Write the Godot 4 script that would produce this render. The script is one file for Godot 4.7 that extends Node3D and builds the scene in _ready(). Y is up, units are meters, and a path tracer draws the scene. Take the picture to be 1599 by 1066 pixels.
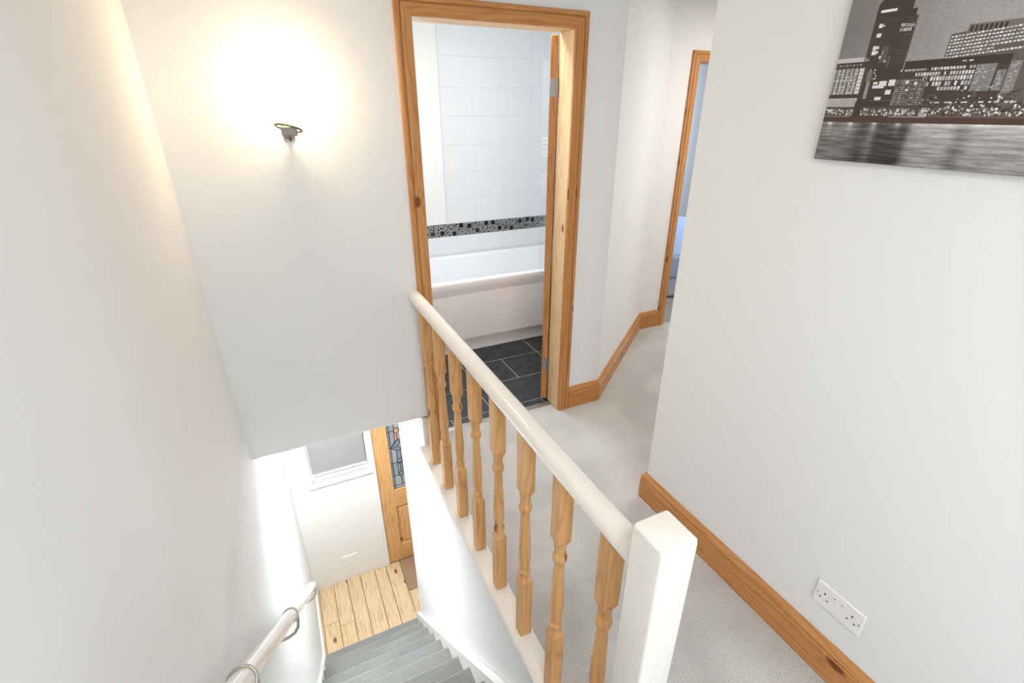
extends Node3D

# ------------------------------------------------------------------ mesh builder
class MB:
	var p := PackedVector3Array()
	var c := PackedColorArray()
	var tint := Color.WHITE
	var tinted := false

	func tri(a: Vector3, b: Vector3, d: Vector3) -> void:
		p.append(a); p.append(b); p.append(d)
		for i in 3: c.append(tint)

	func quad(a: Vector3, b: Vector3, d: Vector3, e: Vector3) -> void:
		tri(a, b, d); tri(a, d, e)

	# turns the closed shape added since "start" so that its front faces run clockwise
	func close(start: int) -> void:
		var vol := 0.0
		var o := p[start]
		var i := start
		while i < p.size():
			vol += (p[i] - o).dot((p[i + 1] - o).cross(p[i + 2] - o))
			i += 3
		if vol > 0.0:
			i = start
			while i < p.size():
				var t := p[i + 1]
				p[i + 1] = p[i + 2]
				p[i + 2] = t
				i += 3

	func box(lo: Vector3, hi: Vector3, b := 0.0) -> MB:
		var start := p.size()
		var ctr := (lo + hi) * 0.5
		var h := (hi - lo) * 0.5
		b = minf(b, minf(h.x, minf(h.y, h.z)) * 0.9)
		var corner := func(s: Vector3, axis: int) -> Vector3:
			var v := Vector3(s.x * (h.x - b), s.y * (h.y - b), s.z * (h.z - b))
			v[axis] = s[axis] * h[axis]
			return ctr + v
		var out := func(a: Vector3, d: Vector3, e: Vector3) -> void:
			if (d - a).cross(e - a).dot(a + d + e - ctr * 3.0) > 0.0: tri(a, e, d)
			else: tri(a, d, e)
		for ax in 3:
			var u := (ax + 1) % 3
			var w := (ax + 2) % 3
			for s in [-1.0, 1.0]:
				var q := []
				for k in [[-1.0, -1.0], [1.0, -1.0], [1.0, 1.0], [-1.0, 1.0]]:
					var sg := Vector3()
					sg[ax] = s; sg[u] = k[0]; sg[w] = k[1]
					q.append(corner.call(sg, ax))
				out.call(q[0], q[1], q[2]); out.call(q[0], q[2], q[3])
			if b > 0.0:
				for su in [-1.0, 1.0]:
					for sw in [-1.0, 1.0]:
						var s0 := Vector3()
						s0[u] = su; s0[w] = sw; s0[ax] = -1.0
						var s1 := s0
						s1[ax] = 1.0
						var a0: Vector3 = corner.call(s0, u)
						var a1: Vector3 = corner.call(s1, u)
						var b0: Vector3 = corner.call(s0, w)
						var b1: Vector3 = corner.call(s1, w)
						out.call(a0, a1, b1); out.call(a0, b1, b0)
		if b > 0.0:
			for sx in [-1.0, 1.0]:
				for sy in [-1.0, 1.0]:
					for sz in [-1.0, 1.0]:
						var s := Vector3(sx, sy, sz)
						out.call(corner.call(s, 0), corner.call(s, 1), corner.call(s, 2))
		return self

	# polygon in (x, z) swept along y; the ends are cut at slopes k0, k1 of x (mitres)
	func prism(poly: PackedVector2Array, y0: float, y1: float, k0 := 0.0, k1 := 0.0) -> MB:
		var start := p.size()
		var n := poly.size()
		var lo := PackedVector3Array()
		var hi := PackedVector3Array()
		for q in poly:
			lo.append(Vector3(q.x, y0 + k0 * q.x, q.y))
			hi.append(Vector3(q.x, y1 + k1 * q.x, q.y))
		for i in n:
			var j := (i + 1) % n
			quad(lo[i], lo[j], hi[j], hi[i])
		var ids := Geometry2D.triangulate_polygon(poly)
		var ccw := not Geometry2D.is_polygon_clockwise(poly)
		for i in range(0, ids.size(), 3):
			var area := (poly[ids[i + 1]] - poly[ids[i]]).cross(poly[ids[i + 2]] - poly[ids[i]])
			var a := ids[i]
			var b := ids[i + 1]
			var d := ids[i + 2]
			if (area > 0.0) != ccw:
				var t := b
				b = d
				d = t
			tri(hi[a], hi[b], hi[d])
			tri(lo[a], lo[d], lo[b])
		# sides and caps agree when the polygon runs one way round; fix the caps if they do not
		close(start)
		return self

	# outline of (radius, height) turned about y
	func lathe(prof: Array, seg := 24, at := Vector3.ZERO) -> MB:
		var start := p.size()
		for i in prof.size() - 1:
			var a: Vector2 = prof[i]
			var b: Vector2 = prof[i + 1]
			for k in seg:
				var t0 := TAU * k / seg
				var t1 := TAU * (k + 1) / seg
				var a0 := at + Vector3(a.x * cos(t0), a.y, a.x * sin(t0))
				var a1 := at + Vector3(a.x * cos(t1), a.y, a.x * sin(t1))
				var b0 := at + Vector3(b.x * cos(t0), b.y, b.x * sin(t0))
				var b1 := at + Vector3(b.x * cos(t1), b.y, b.x * sin(t1))
				if a.x > 1e-6: tri(a0, a1, b1)
				if b.x > 1e-6: tri(a0, b1, b0)
		close(start)
		return self

	func tube(path: Array, r: float, seg := 10, flat := 1.0) -> MB:
		var start := p.size()
		var rings := []
		var side := Vector3.ZERO
		for i in path.size():
			var d: Vector3 = (path[mini(i + 1, path.size() - 1)] - path[maxi(i - 1, 0)]).normalized()
			if side == Vector3.ZERO:
				side = d.cross(Vector3.UP)
				if side.length() < 0.1: side = d.cross(Vector3.RIGHT)
			side = (side - d * side.dot(d)).normalized()
			var up := side.cross(d)
			var ring := []
			for k in seg:
				var t := TAU * k / seg
				ring.append(path[i] + side * cos(t) * r + up * sin(t) * r * flat)
			rings.append(ring)
		for i in rings.size() - 1:
			for k in seg:
				var j := (k + 1) % seg
				quad(rings[i][k], rings[i][j], rings[i + 1][j], rings[i + 1][k])
		for k in range(1, seg - 1):
			tri(rings[0][0], rings[0][k + 1], rings[0][k])
			var e: Array = rings[-1]
			tri(e[0], e[k], e[k + 1])
		close(start)
		return self

	func move(t: Transform3D, from := 0) -> MB:
		for i in range(from, p.size()): p[i] = t * p[i]
		return self

	func mesh(angle := 35.0) -> ArrayMesh:
		var n := p.size()
		var fn := PackedVector3Array()
		for i in range(0, n, 3):
			fn.append((p[i + 2] - p[i]).cross(p[i + 1] - p[i]))
		var near := {}
		for i in n:
			var key := Vector3i((p[i] * 20000.0).round())
			if not near.has(key): near[key] = PackedInt32Array()
			near[key].append(i / 3)
		var nn := PackedVector3Array()
		nn.resize(n)
		var lim := cos(deg_to_rad(angle))
		for i in n:
			var f := fn[i / 3]
			var fl := f.length()
			var sum := Vector3.ZERO
			for k in near[Vector3i((p[i] * 20000.0).round())]:
				var g := fn[k]
				if g.dot(f) >= lim * fl * g.length(): sum += g
			nn[i] = sum.normalized() if sum.length() > 1e-12 else Vector3.UP
		var arr := []
		arr.resize(Mesh.ARRAY_MAX)
		arr[Mesh.ARRAY_VERTEX] = p
		arr[Mesh.ARRAY_NORMAL] = nn
		if tinted: arr[Mesh.ARRAY_COLOR] = c
		var m := ArrayMesh.new()
		m.add_surface_from_arrays(Mesh.PRIMITIVE_TRIANGLES, arr)
		return m

# ------------------------------------------------------------------ naming helpers
func obj(called: String, mb: MB, m: Material, parent: Node = self, angle := 35.0) -> MeshInstance3D:
	var o := MeshInstance3D.new()
	o.mesh = mb.mesh(angle)
	o.material_override = m
	return put(o, called, parent)

func put(o, called: String, parent: Node = self):
	var taken := false
	for k in parent.get_children():
		if k.name == called: taken = true
	if taken:
		var i := 1
		while parent.has_node("%s_%03d" % [called, i]): i += 1
		called = "%s_%03d" % [called, i]
	o.name = called
	parent.add_child(o, true)
	return o

func thing(called: String, label: String, category: String, at := Vector3.ZERO, group := "") -> Node3D:
	var o := Node3D.new()
	o.position = at
	put(o, called)
	tag(o, label, category, group)
	return o

func tag(o: Node, label: String, category: String, group := "") -> void:
	o.set_meta("label", label)
	if category: o.set_meta("category", category)
	if group: o.set_meta("group", group)

func struct(called: String, label: String, category: String, mb: MB, m: Material) -> MeshInstance3D:
	var o := obj(called, mb, m)
	o.set_meta("kind", "structure")
	tag(o, label, category)
	return o

func frame(called: String, label: String, category: String, at := Vector3.ZERO) -> Node3D:
	var o := thing(called, label, category, at)
	o.set_meta("kind", "structure")
	return o

func B(x0: float, x1: float, y0: float, y1: float, z0: float, z1: float, b := 0.0) -> MB:
	return MB.new().box(Vector3(x0, y0, z0), Vector3(x1, y1, z1), b)

# ------------------------------------------------------------------ materials
func hexc(s: String) -> Color: return Color(s)

func plain(col: Color, rough := 0.8, metal := 0.0) -> StandardMaterial3D:
	var m := StandardMaterial3D.new()
	m.albedo_color = col
	m.roughness = rough
	m.metallic = metal
	return m

func noise_tex(freq: float, size: int, lo: Color, hi: Color, sd: int, oct := 3) -> NoiseTexture2D:
	var n := FastNoiseLite.new()
	n.seed = sd
	n.frequency = freq
	n.fractal_octaves = oct
	var t := NoiseTexture2D.new()
	t.width = size
	t.height = size
	t.seamless = true
	t.noise = n
	var g := Gradient.new()
	g.set_color(0, lo)
	g.set_color(1, hi)
	t.color_ramp = g
	return t

func wall_paint(col: Color, sd: int) -> StandardMaterial3D:
	var m := plain(col, 0.85)
	m.uv1_triplanar = true
	m.uv1_world_triplanar = true
	m.uv1_scale = Vector3.ONE * 0.8
	m.heightmap_enabled = true
	m.heightmap_texture = noise_tex(0.02, 512, Color.BLACK, Color.WHITE, sd, 5)
	m.heightmap_scale = 0.12
	return m

# grain runs along local y; rings, darker latewood lines and a few knots
func pine_image(sd: int, light: Color, dark: Color, knot_count: int) -> ImageTexture:
	var w := 192
	var h := 768
	var im := Image.create(w, h, false, Image.FORMAT_RGB8)
	var n := FastNoiseLite.new()
	n.seed = sd
	n.frequency = 1.0
	n.fractal_octaves = 3
	var r := RandomNumberGenerator.new()
	r.seed = sd
	var knots := []
	for i in knot_count:
		knots.append(Vector3(r.randf_range(0.1, 0.9), r.randf_range(0.05, 0.95), r.randf_range(0.007, 0.014)))
	var kc := Color(dark.r * 0.62, dark.g * 0.48, dark.b * 0.42)
	for y in h:
		var v := float(y) / h
		for x in w:
			var u := float(x) / w
			var warp := n.get_noise_2d(u * 3.0, v * 2.2) * 0.16
			var kd := 9.0
			for k in knots:
				var dx: float = (u - k.x) * 0.3
				var dy: float = (v - k.y) * 1.5 * 0.55
				var d := sqrt(dx * dx + dy * dy)
				kd = minf(kd, d / k.z)
				warp += 0.10 * exp(-d * d / (k.z * k.z * 6.0)) * signf(dx)
			var ring := sin((u + warp) * 62.0) * 0.5 + 0.5
			ring = pow(ring, 3.0)
			var fine := n.get_noise_2d(u * 70.0, v * 3.0) * 0.5 + 0.5
			var big := n.get_noise_2d(u * 2.0 + 40.0, v * 2.0 + 9.0) * 0.5 + 0.5
			var t := clampf(ring * 0.55 + fine * 0.25 + big * 0.35 - 0.1, 0.0, 1.0)
			var col := light.lerp(dark, t)
			if kd < 1.6:
				col = col.lerp(kc, clampf((1.6 - kd) / 0.7, 0.0, 1.0) * 0.85)
			im.set_pixel(x, y, col)
	return ImageTexture.create_from_image(im)

func pine(tex: Texture2D, offset: Vector3, rough := 0.38) -> StandardMaterial3D:
	var m := plain(Color.WHITE, rough)
	m.albedo_texture = tex
	m.uv1_triplanar = true
	m.uv1_scale = Vector3(1.0 / 0.3, 1.0 / 1.5, 1.0 / 0.3)
	m.uv1_offset = offset
	m.uv1_triplanar_sharpness = 8.0
	m.metallic_specular = 0.35
	return m

# a length of moulding: outline (x = across, z = thickness), standing along y, then placed by the transform
func moulding(called: String, parent: Node, m: Material, prof: Array, len0: float, len1: float, k0: float, k1: float, t: Transform3D) -> MeshInstance3D:
	var o := obj(called, MB.new().prism(PackedVector2Array(prof), len0, len1, k0, k1), m, parent)
	o.transform = t
	return o

func area(at: Vector3, to: Vector3, size: Vector2, energy: float, col: Color, called: String, parent: Node = self) -> void:
	var l := AreaLight3D.new()
	l.area_size = size
	l.light_energy = energy
	l.light_color = col
	l.area_range = 12.0
	l.shadow_enabled = true
	put(l, called, parent)
	var up := Vector3.UP if absf(to.normalized().y) < 0.9 else Vector3.FORWARD
	l.transform = Transform3D(Basis.looking_at(to, up), at)

func ceiling_light(label: String, at: Vector3, r: float, energy: float, col: Color, glow := 1.5) -> void:
	var t := thing("ceiling_light", label, "light", at, "round flush ceiling lights")
	obj("base", MB.new().lathe([Vector2(0, 0), Vector2(r * 1.05, 0), Vector2(r * 1.05, -0.025), Vector2(r * 0.98, -0.03), Vector2(0, -0.03)], 36), M.chrome, t)
	var g := plain(Color(0.95, 0.94, 0.92), 0.4)
	g.emission_enabled = true
	g.emission = col
	g.emission_energy_multiplier = glow
	obj("diffuser", MB.new().lathe([Vector2(0, -0.03), Vector2(r * 0.96, -0.03), Vector2(r * 0.96, -0.05), Vector2(r * 0.85, -0.07), Vector2(r * 0.5, -0.082), Vector2(0, -0.085)], 36), g, t)
	area(Vector3(0, -0.1, 0), Vector3.DOWN, Vector2(r * 1.7, r * 1.7), energy, col, "lamp_glow", t)

var M := {}

# ------------------------------------------------------------------ scene
const FLOOR_HALL := -2.5
const ZE := -2.167       # face of the end wall
const XL := -0.309       # face of the left wall
const XR := 1.335        # face of the right wall

func _ready() -> void:
	var cam := Camera3D.new()
	cam.name = "camera"
	add_child(cam)
	cam.position = Vector3(0, 1.655, 0)
	cam.rotation = Vector3(deg_to_rad(-25.23), deg_to_rad(-25.57), 0)
	cam.fov = rad_to_deg(2.0 * atan(533.0 / 763.0))
	cam.near = 0.02
	cam.current = true

	var we := WorldEnvironment.new()
	we.name = "environment"
	var env := Environment.new()
	env.background_mode = Environment.BG_SKY
	var sky := Sky.new()
	var sm := ProceduralSkyMaterial.new()
	sm.sky_top_color = Color(0.62, 0.74, 0.92)
	sm.sky_horizon_color = Color(0.90, 0.93, 0.97)
	sm.ground_horizon_color = Color(0.80, 0.80, 0.78)
	sm.ground_bottom_color = Color(0.45, 0.44, 0.42)
	sm.energy_multiplier = 2.2
	sky.sky_material = sm
	env.sky = sky
	env.tonemap_mode = Environment.TONE_MAPPER_LINEAR
	env.tonemap_exposure = 1.0
	env.sdfgi_enabled = true
	env.ssao_enabled = true
	env.ssil_enabled = true
	we.environment = env
	add_child(we)

	# daylight in the windows
	area(Vector3(0.2, 1.5, 1.66), Vector3(0.1, -0.1, -1), Vector2(0.70, 1.16), 2.0, Color(0.90, 0.95, 1.0), "landing_window_daylight")
	area(Vector3(0.84, 1.45, -3.83), Vector3(0.25, 0, 1), Vector2(0.3, 0.86), 1.2, Color(0.88, 0.94, 1.0), "bathroom_window_daylight")
	area(Vector3(5.9, 1.4, -4.4), Vector3(-1, 0, 0), Vector2(1.1, 1.2), 6.0, Color(0.87, 0.93, 1.0), "bedroom_window_daylight")
	area(Vector3(0.81, -1.08, -3.70), Vector3(-0.1, -0.1, 1), Vector2(0.46, 0.9), 1.3, Color(0.95, 0.98, 1.0), "front_door_daylight")
	make_materials()
	# lamps (each builder carries its own light)
	ceiling_light("round flush ceiling light above the landing carpet", Vector3(0.14, 2.4, 0.42), 0.2, 1.3, Color(1.0, 0.985, 0.965))
	ceiling_light("round flush ceiling light in the passage to the far doorway", Vector3(3.1, 2.4, -1.95), 0.17, 2.0, Color(1.0, 0.98, 0.955))
	ceiling_light("round flush ceiling light above the bathroom floor", Vector3(1.15, 2.4, -2.5), 0.17, 1.6, Color(0.95, 0.98, 1.0))
	ceiling_light("small round flush ceiling light over the lower stairs", Vector3(-0.16, 0.172, -2.74), 0.12, 4.3, Color(0.97, 0.985, 1.0))

	build_shell()
	build_landing_trim()
	build_bathroom()
	build_hall()
	build_stairs()
	build_far_room()
	build_balustrade()
	build_wall_lamp()
	build_canvas()
	build_sockets()
	build_handrail()

func make_materials() -> void:
	M.wall = wall_paint(Color(0.92, 0.92, 0.915), 3)
	M.white = plain(Color(0.93, 0.925, 0.91), 0.35)
	M.ceiling = plain(Color(0.94, 0.935, 0.92), 0.9)
	M.gloss = plain(Color(0.965, 0.945, 0.915), 0.25)
	M.gloss.clearcoat_enabled = true
	M.gloss.clearcoat = 0.4
	M.gloss.clearcoat_roughness = 0.12
	M.white_gloss = plain(Color(0.93, 0.93, 0.93), 0.15)
	M.bracket = plain(Color(0.72, 0.70, 0.67), 0.4, 0.7)
	M.satin = plain(Color(0.935, 0.91, 0.875), 0.6)
	M.chrome = plain(Color(0.72, 0.71, 0.70), 0.28, 1.0)
	M.steel = plain(Color(0.60, 0.58, 0.56), 0.42, 0.9)
	M.nickel = plain(Color(0.50, 0.47, 0.44), 0.45, 0.6)
	M.dark = plain(Color(0.06, 0.05, 0.05), 0.6)
	M.plastic = plain(Color(0.94, 0.935, 0.92), 0.3)
	M.red = plain(Color(0.72, 0.18, 0.12), 0.5)

	var trim_tex := pine_image(11, Color(0.80, 0.585, 0.37), Color(0.70, 0.465, 0.255), 3)
	var trim_tex2 := pine_image(23, Color(0.785, 0.565, 0.345), Color(0.68, 0.445, 0.24), 4)
	var bal_tex := pine_image(37, Color(0.875, 0.69, 0.47), Color(0.77, 0.56, 0.345), 2)
	var pale_tex := pine_image(51, Color(0.93, 0.82, 0.66), Color(0.85, 0.70, 0.50), 2)
	var board_tex := pine_image(67, Color(0.86, 0.765, 0.62), Color(0.75, 0.63, 0.47), 3)
	M.trim = []
	for i in 5: M.trim.append(pine(trim_tex if i % 2 == 0 else trim_tex2, Vector3(0.23 * i, 0.37 * i, 0.31 * i)))
	M.baluster = []
	for i in 4: M.baluster.append(pine(bal_tex, Vector3(0.27 * i + 0.1, 0.41 * i, 0.19 * i + 0.4), 0.42))
	M.pale = pine(pale_tex, Vector3(0.3, 0.1, 0.2), 0.5)
	M.board = []
	for i in 4: M.board.append(pine(board_tex, Vector3(0.29 * i, 0.33 * i, 0.17 * i), 0.45))
	M.door_pine = []
	for i in 3: M.door_pine.append(pine(bal_tex, Vector3(0.31 * i + 0.05, 0.23 * i, 0.13), 0.4))

	M.carpet = carpet(Color(0.985, 0.97, 0.95), Color(0.75, 0.735, 0.715), 5)
	M.stair_carpet = carpet(Color(0.68, 0.685, 0.665), Color(0.45, 0.455, 0.44), 8)
	M.stair_carpet.rim_enabled = true
	M.stair_carpet.rim = 0.8
	M.stair_carpet.rim_tint = 0.3
	M.mat = carpet(Color(0.82, 0.68, 0.56), Color(0.60, 0.47, 0.37), 9)
	M.far_carpet = carpet(Color(0.80, 0.78, 0.76), Color(0.66, 0.64, 0.63), 12)

	M.tile = plain(Color(0.91, 0.92, 0.925), 0.10)
	M.grout = plain(Color(0.87, 0.88, 0.88), 0.9)
	M.slate = []
	for i in 3:
		var s := plain(Color.WHITE, 0.5)
		s.albedo_texture = noise_tex(0.012, 512, Color(0.11, 0.125, 0.135), Color(0.24, 0.26, 0.27), 30 + i, 5)
		s.uv1_triplanar = true
		s.uv1_scale = Vector3.ONE * 1.7
		s.uv1_offset = Vector3(0.2, 0.3, 0.4) * i
		s.heightmap_enabled = true
		s.heightmap_texture = noise_tex(0.03, 512, Color.BLACK, Color.WHITE, 40 + i, 5)
		s.heightmap_scale = 0.25
		M.slate.append(s)
	M.bath = plain(Color(0.96, 0.96, 0.96), 0.22)
	M.panel = plain(Color(0.98, 0.975, 0.965), 0.35)
	M.glass = plain(Color(0.92, 0.97, 0.97, 0.06), 0.02)
	M.glass.transparency = BaseMaterial3D.TRANSPARENCY_ALPHA
	M.etch = plain(Color(0.97, 0.98, 0.98), 0.6)
	M.blind = plain(Color(0.60, 0.59, 0.595), 0.9)
	M.blind.backlight_enabled = true
	M.blind.backlight = Color(0.25, 0.25, 0.25)

func carpet(hi: Color, lo: Color, sd: int) -> StandardMaterial3D:
	var m := plain(Color.WHITE, 1.0)
	m.albedo_texture = noise_tex(0.12, 512, lo, hi, sd, 3)
	m.uv1_triplanar = true
	m.uv1_world_triplanar = true
	m.uv1_scale = Vector3.ONE * 3.1
	m.heightmap_enabled = true
	m.heightmap_texture = noise_tex(0.16, 512, Color.BLACK, Color.WHITE, sd + 100, 3)
	m.heightmap_scale = 0.35
	m.detail_enabled = true
	m.detail_blend_mode = BaseMaterial3D.BLEND_MODE_MUL
	m.detail_albedo = noise_tex(0.008, 512, Color(0.88, 0.88, 0.88), Color(1, 1, 1), sd + 50, 3)
	m.detail_uv_layer = BaseMaterial3D.DETAIL_UV_2
	m.uv2_triplanar = true
	m.uv2_world_triplanar = true
	m.uv2_scale = Vector3.ONE * 0.55
	m.metallic_specular = 0.2
	return m

# ------------------------------------------------------------------ room shell
func build_shell() -> void:
	struct("wall_left", "long plain white wall beside the stairs with the handrail on it", "wall", B(-0.45, XL, -2.6, 2.4, -4.0, 1.82), M.wall)

	# end wall: hangs over the stairwell down to a rounded edge, then runs round the bathroom doorway
	var e := MB.new()
	var edge := PackedVector2Array()
	for q in [[2.4, -2.287], [2.4, ZE], [0.196, ZE], [0.188, ZE - 0.0035], [0.180, ZE - 0.010], [0.174, ZE - 0.019], [0.172, ZE - 0.028], [0.172, -2.287]]: edge.append(Vector2(q[0], q[1]))
	e.prism(edge, XL, 0.578)
	e.move(Transform3D(Basis(Vector3(0, 1, 0), Vector3(1, 0, 0), Vector3(0, 0, 1)), Vector3.ZERO))
	fix(e)
	e.box(Vector3(0.509, -0.026, -2.287), Vector3(0.578, 0.172, ZE))
	e.box(Vector3(0.578, 2.02, -2.287), Vector3(1.378, 2.4, ZE))
	e.box(Vector3(1.378, 0.0, -2.287), Vector3(1.628, 2.4, ZE))
	struct("wall_end", "white wall with the lit lamp, hanging over the stairwell beside the bathroom doorway", "wall", e, M.wall)

	# diagonal wall between the bathroom doorway and the far doorway
	var d := MB.new()
	d.box(Vector3(0, 0, -0.1), Vector3(1.2215, 2.4, 0))
	var dg := Vector3(0.947, 0, -0.771).normalized()
	var o := struct("wall_diagonal", "angled white wall leading from the bathroom doorway to the far doorway", "wall", d, M.wall)
	o.transform = Transform3D(Basis(dg, Vector3.UP, dg.cross(Vector3.UP)), Vector3(1.628, 0, ZE))

	var f := MB.new()
	f.box(Vector3(2.5, 0, -3.06), Vector3(2.81, 2.4, -2.938))
	f.box(Vector3(2.81, 1.99, -3.06), Vector3(3.62, 2.4, -2.938))
	f.box(Vector3(3.62, 0, -3.06), Vector3(6.0, 2.4, -2.938))
	struct("wall_far", "white wall at the end of the passage holding the pine framed far doorway", "wall", f, M.wall)

	struct("wall_right", "large plain white wall carrying the black and white city canvas", "wall", B(XR, 1.455, -0.15, 2.4, -1.343, 1.82, 0.004), M.wall)
	struct("wall_corridor", "white wall of the passage behind the corner of the right wall", "wall", B(1.455, 4.3, 0, 2.4, -1.343, -1.22), M.wall)
	struct("wall_corridor_end", "white wall closing the right end of the passage", "wall", B(4.3, 4.42, 0, 2.4, -2.938, -1.22), M.wall)

	var bk := MB.new()
	bk.box(Vector3(XL, -0.15, 1.7), Vector3(-0.17, 2.4, 1.82))
	bk.box(Vector3(0.57, -0.15, 1.7), Vector3(XR, 2.4, 1.82))
	bk.box(Vector3(-0.17, -0.15, 1.7), Vector3(0.57, 0.9, 1.82))
	bk.box(Vector3(-0.17, 2.1, 1.7), Vector3(0.57, 2.4, 1.82))
	struct("wall_back", "white wall with a window at the near end of the landing", "wall", bk, M.wall)
	window("window_1", "white framed window at the near end of the landing", Vector3(0.2, 1.5, 1.77), 0.74, 1.2, 0.0)

	struct("ceiling", "flat white ceiling above landing, bathroom and passage", "ceiling", B(-0.45, 6.12, 2.4, 2.5, -6.12, 1.82), M.ceiling)

	# landing floor, one carpet
	var fl := MB.new()
	fl.box(Vector3(0.553, -0.15, ZE + 0.001), Vector3(XR, 0, 1.7))
	fl.box(Vector3(XL, -0.15, -0.49), Vector3(0.553, 0, 1.7))
	fl.prism(PackedVector2Array([Vector2(XR, -1.343), Vector2(4.3, -1.343), Vector2(4.3, -2.938), Vector2(2.575, -2.938), Vector2(1.628, ZE), Vector2(XR, ZE)]), -0.15, 0.0)
	fl.box(Vector3(0.609, -0.15, -2.238), Vector3(1.342, 0, ZE + 0.001))
	struct("floor", "pale beige carpet of the landing and passage", "carpet", fl, M.carpet)

	# well wall under the balustrade
	struct("wall_well", "white wall between the stairs and the landing edge, under the balusters", "wall", B(0.508, 0.597, -2.6, -0.026, -2.89, 1.7, 0.006), M.wall)
	struct("wall_stair_back", "white wall below the landing behind the stairs", "wall", B(XL, 0.507, -2.6, -0.15, -0.45, -0.35), M.wall)

func fix(e: MB) -> void:
	e.close(0)

func window(called: String, label: String, at: Vector3, w: float, h: float, turn: float) -> void:
	var o := frame(called, label, "window", at)
	o.rotation.y = turn
	var f := MB.new()
	for s in [-1.0, 1.0]:
		f.box(Vector3(s * w / 2 - (0.06 if s > 0 else 0.0), -h / 2, -0.03), Vector3(s * w / 2 + (0.06 if s < 0 else 0.0), h / 2, 0.03), 0.004)
		f.box(Vector3(-w / 2 + 0.06, s * h / 2 - (0.06 if s > 0 else 0.0), -0.03), Vector3(w / 2 - 0.06, s * h / 2 + (0.06 if s < 0 else 0.0), 0.03), 0.004)
	obj("window_frame", f, M.white, o)
	obj("pane", MB.new().box(Vector3(-w / 2 + 0.06, -h / 2 + 0.06, -0.004), Vector3(w / 2 - 0.06, h / 2 - 0.06, 0.004)), M.glass, o)

# ------------------------------------------------------------------ pine trim of the landing
const CASING := [Vector2(0, 0), Vector2(0, 0.011), Vector2(0.003, 0.015), Vector2(0.010, 0.0165), Vector2(0.038, 0.0175), Vector2(0.043, 0.015), Vector2(0.0445, 0.011), Vector2(0.047, 0.011), Vector2(0.049, 0.016), Vector2(0.054, 0.0185), Vector2(0.062, 0.0185), Vector2(0.066, 0.016), Vector2(0.068, 0.011), Vector2(0.068, 0)]
const SKIRT := [Vector2(0, 0), Vector2(0, 0.018), Vector2(0.102, 0.018), Vector2(0.104, 0.0145), Vector2(0.108, 0.0145), Vector2(0.112, 0.0165), Vector2(0.118, 0.0165), Vector2(0.126, 0.013), Vector2(0.133, 0.008), Vector2(0.139, 0.006), Vector2(0.142, 0.004), Vector2(0.142, 0)]

# casing round an opening; face is the wall's face, the opening runs x0..x1 and up to top
func casings(parent: Node, x0: float, x1: float, top: float, face: float, mats: Array) -> void:
	# left leg: across = -x
	moulding("casing", parent, mats[0], CASING, 0.0, top, 0.0, 1.0, Transform3D(Basis(Vector3(-1, 0, 0), Vector3(0, 1, 0), Vector3(0, 0, 1)), Vector3(x0, 0, face)))
	moulding("casing", parent, mats[1], CASING, 0.0, top, 0.0, 1.0, Transform3D(Basis(Vector3(1, 0, 0), Vector3(0, 1, 0), Vector3(0, 0, 1)), Vector3(x1, 0, face)))
	moulding("casing", parent, mats[2], CASING, 0.0, x1 - x0, -1.0, 1.0, Transform3D(Basis(Vector3(0, 1, 0), Vector3(1, 0, 0), Vector3(0, 0, 1)), Vector3(x0, top, face)))

# skirting from a to b (floor points on the wall's face); n points into the room
func skirting(called: String, label: String, parent: Node, m: Material, a: Vector3, b: Vector3, n: Vector3, k0 := 0.0, k1 := 0.0) -> MeshInstance3D:
	var d := (b - a).normalized()
	# prism x = up, y = along, z = out; mitres need a slope in z, so cut by hand
	var mb := MB.new()
	mb.prism(PackedVector2Array(SKIRT), 0.0, a.distance_to(b))
	for i in mb.p.size():
		var v := mb.p[i]
		if v.y < 0.0001: mb.p[i].y += k0 * v.z
		else: mb.p[i].y += k1 * v.z
	var o := obj(called, mb, m, parent)
	o.transform = Transform3D(Basis(Vector3.UP, d, n), a)
	if parent == self:
		o.set_meta("kind", "structure")
		tag(o, label, "skirting board")
	return o

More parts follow.
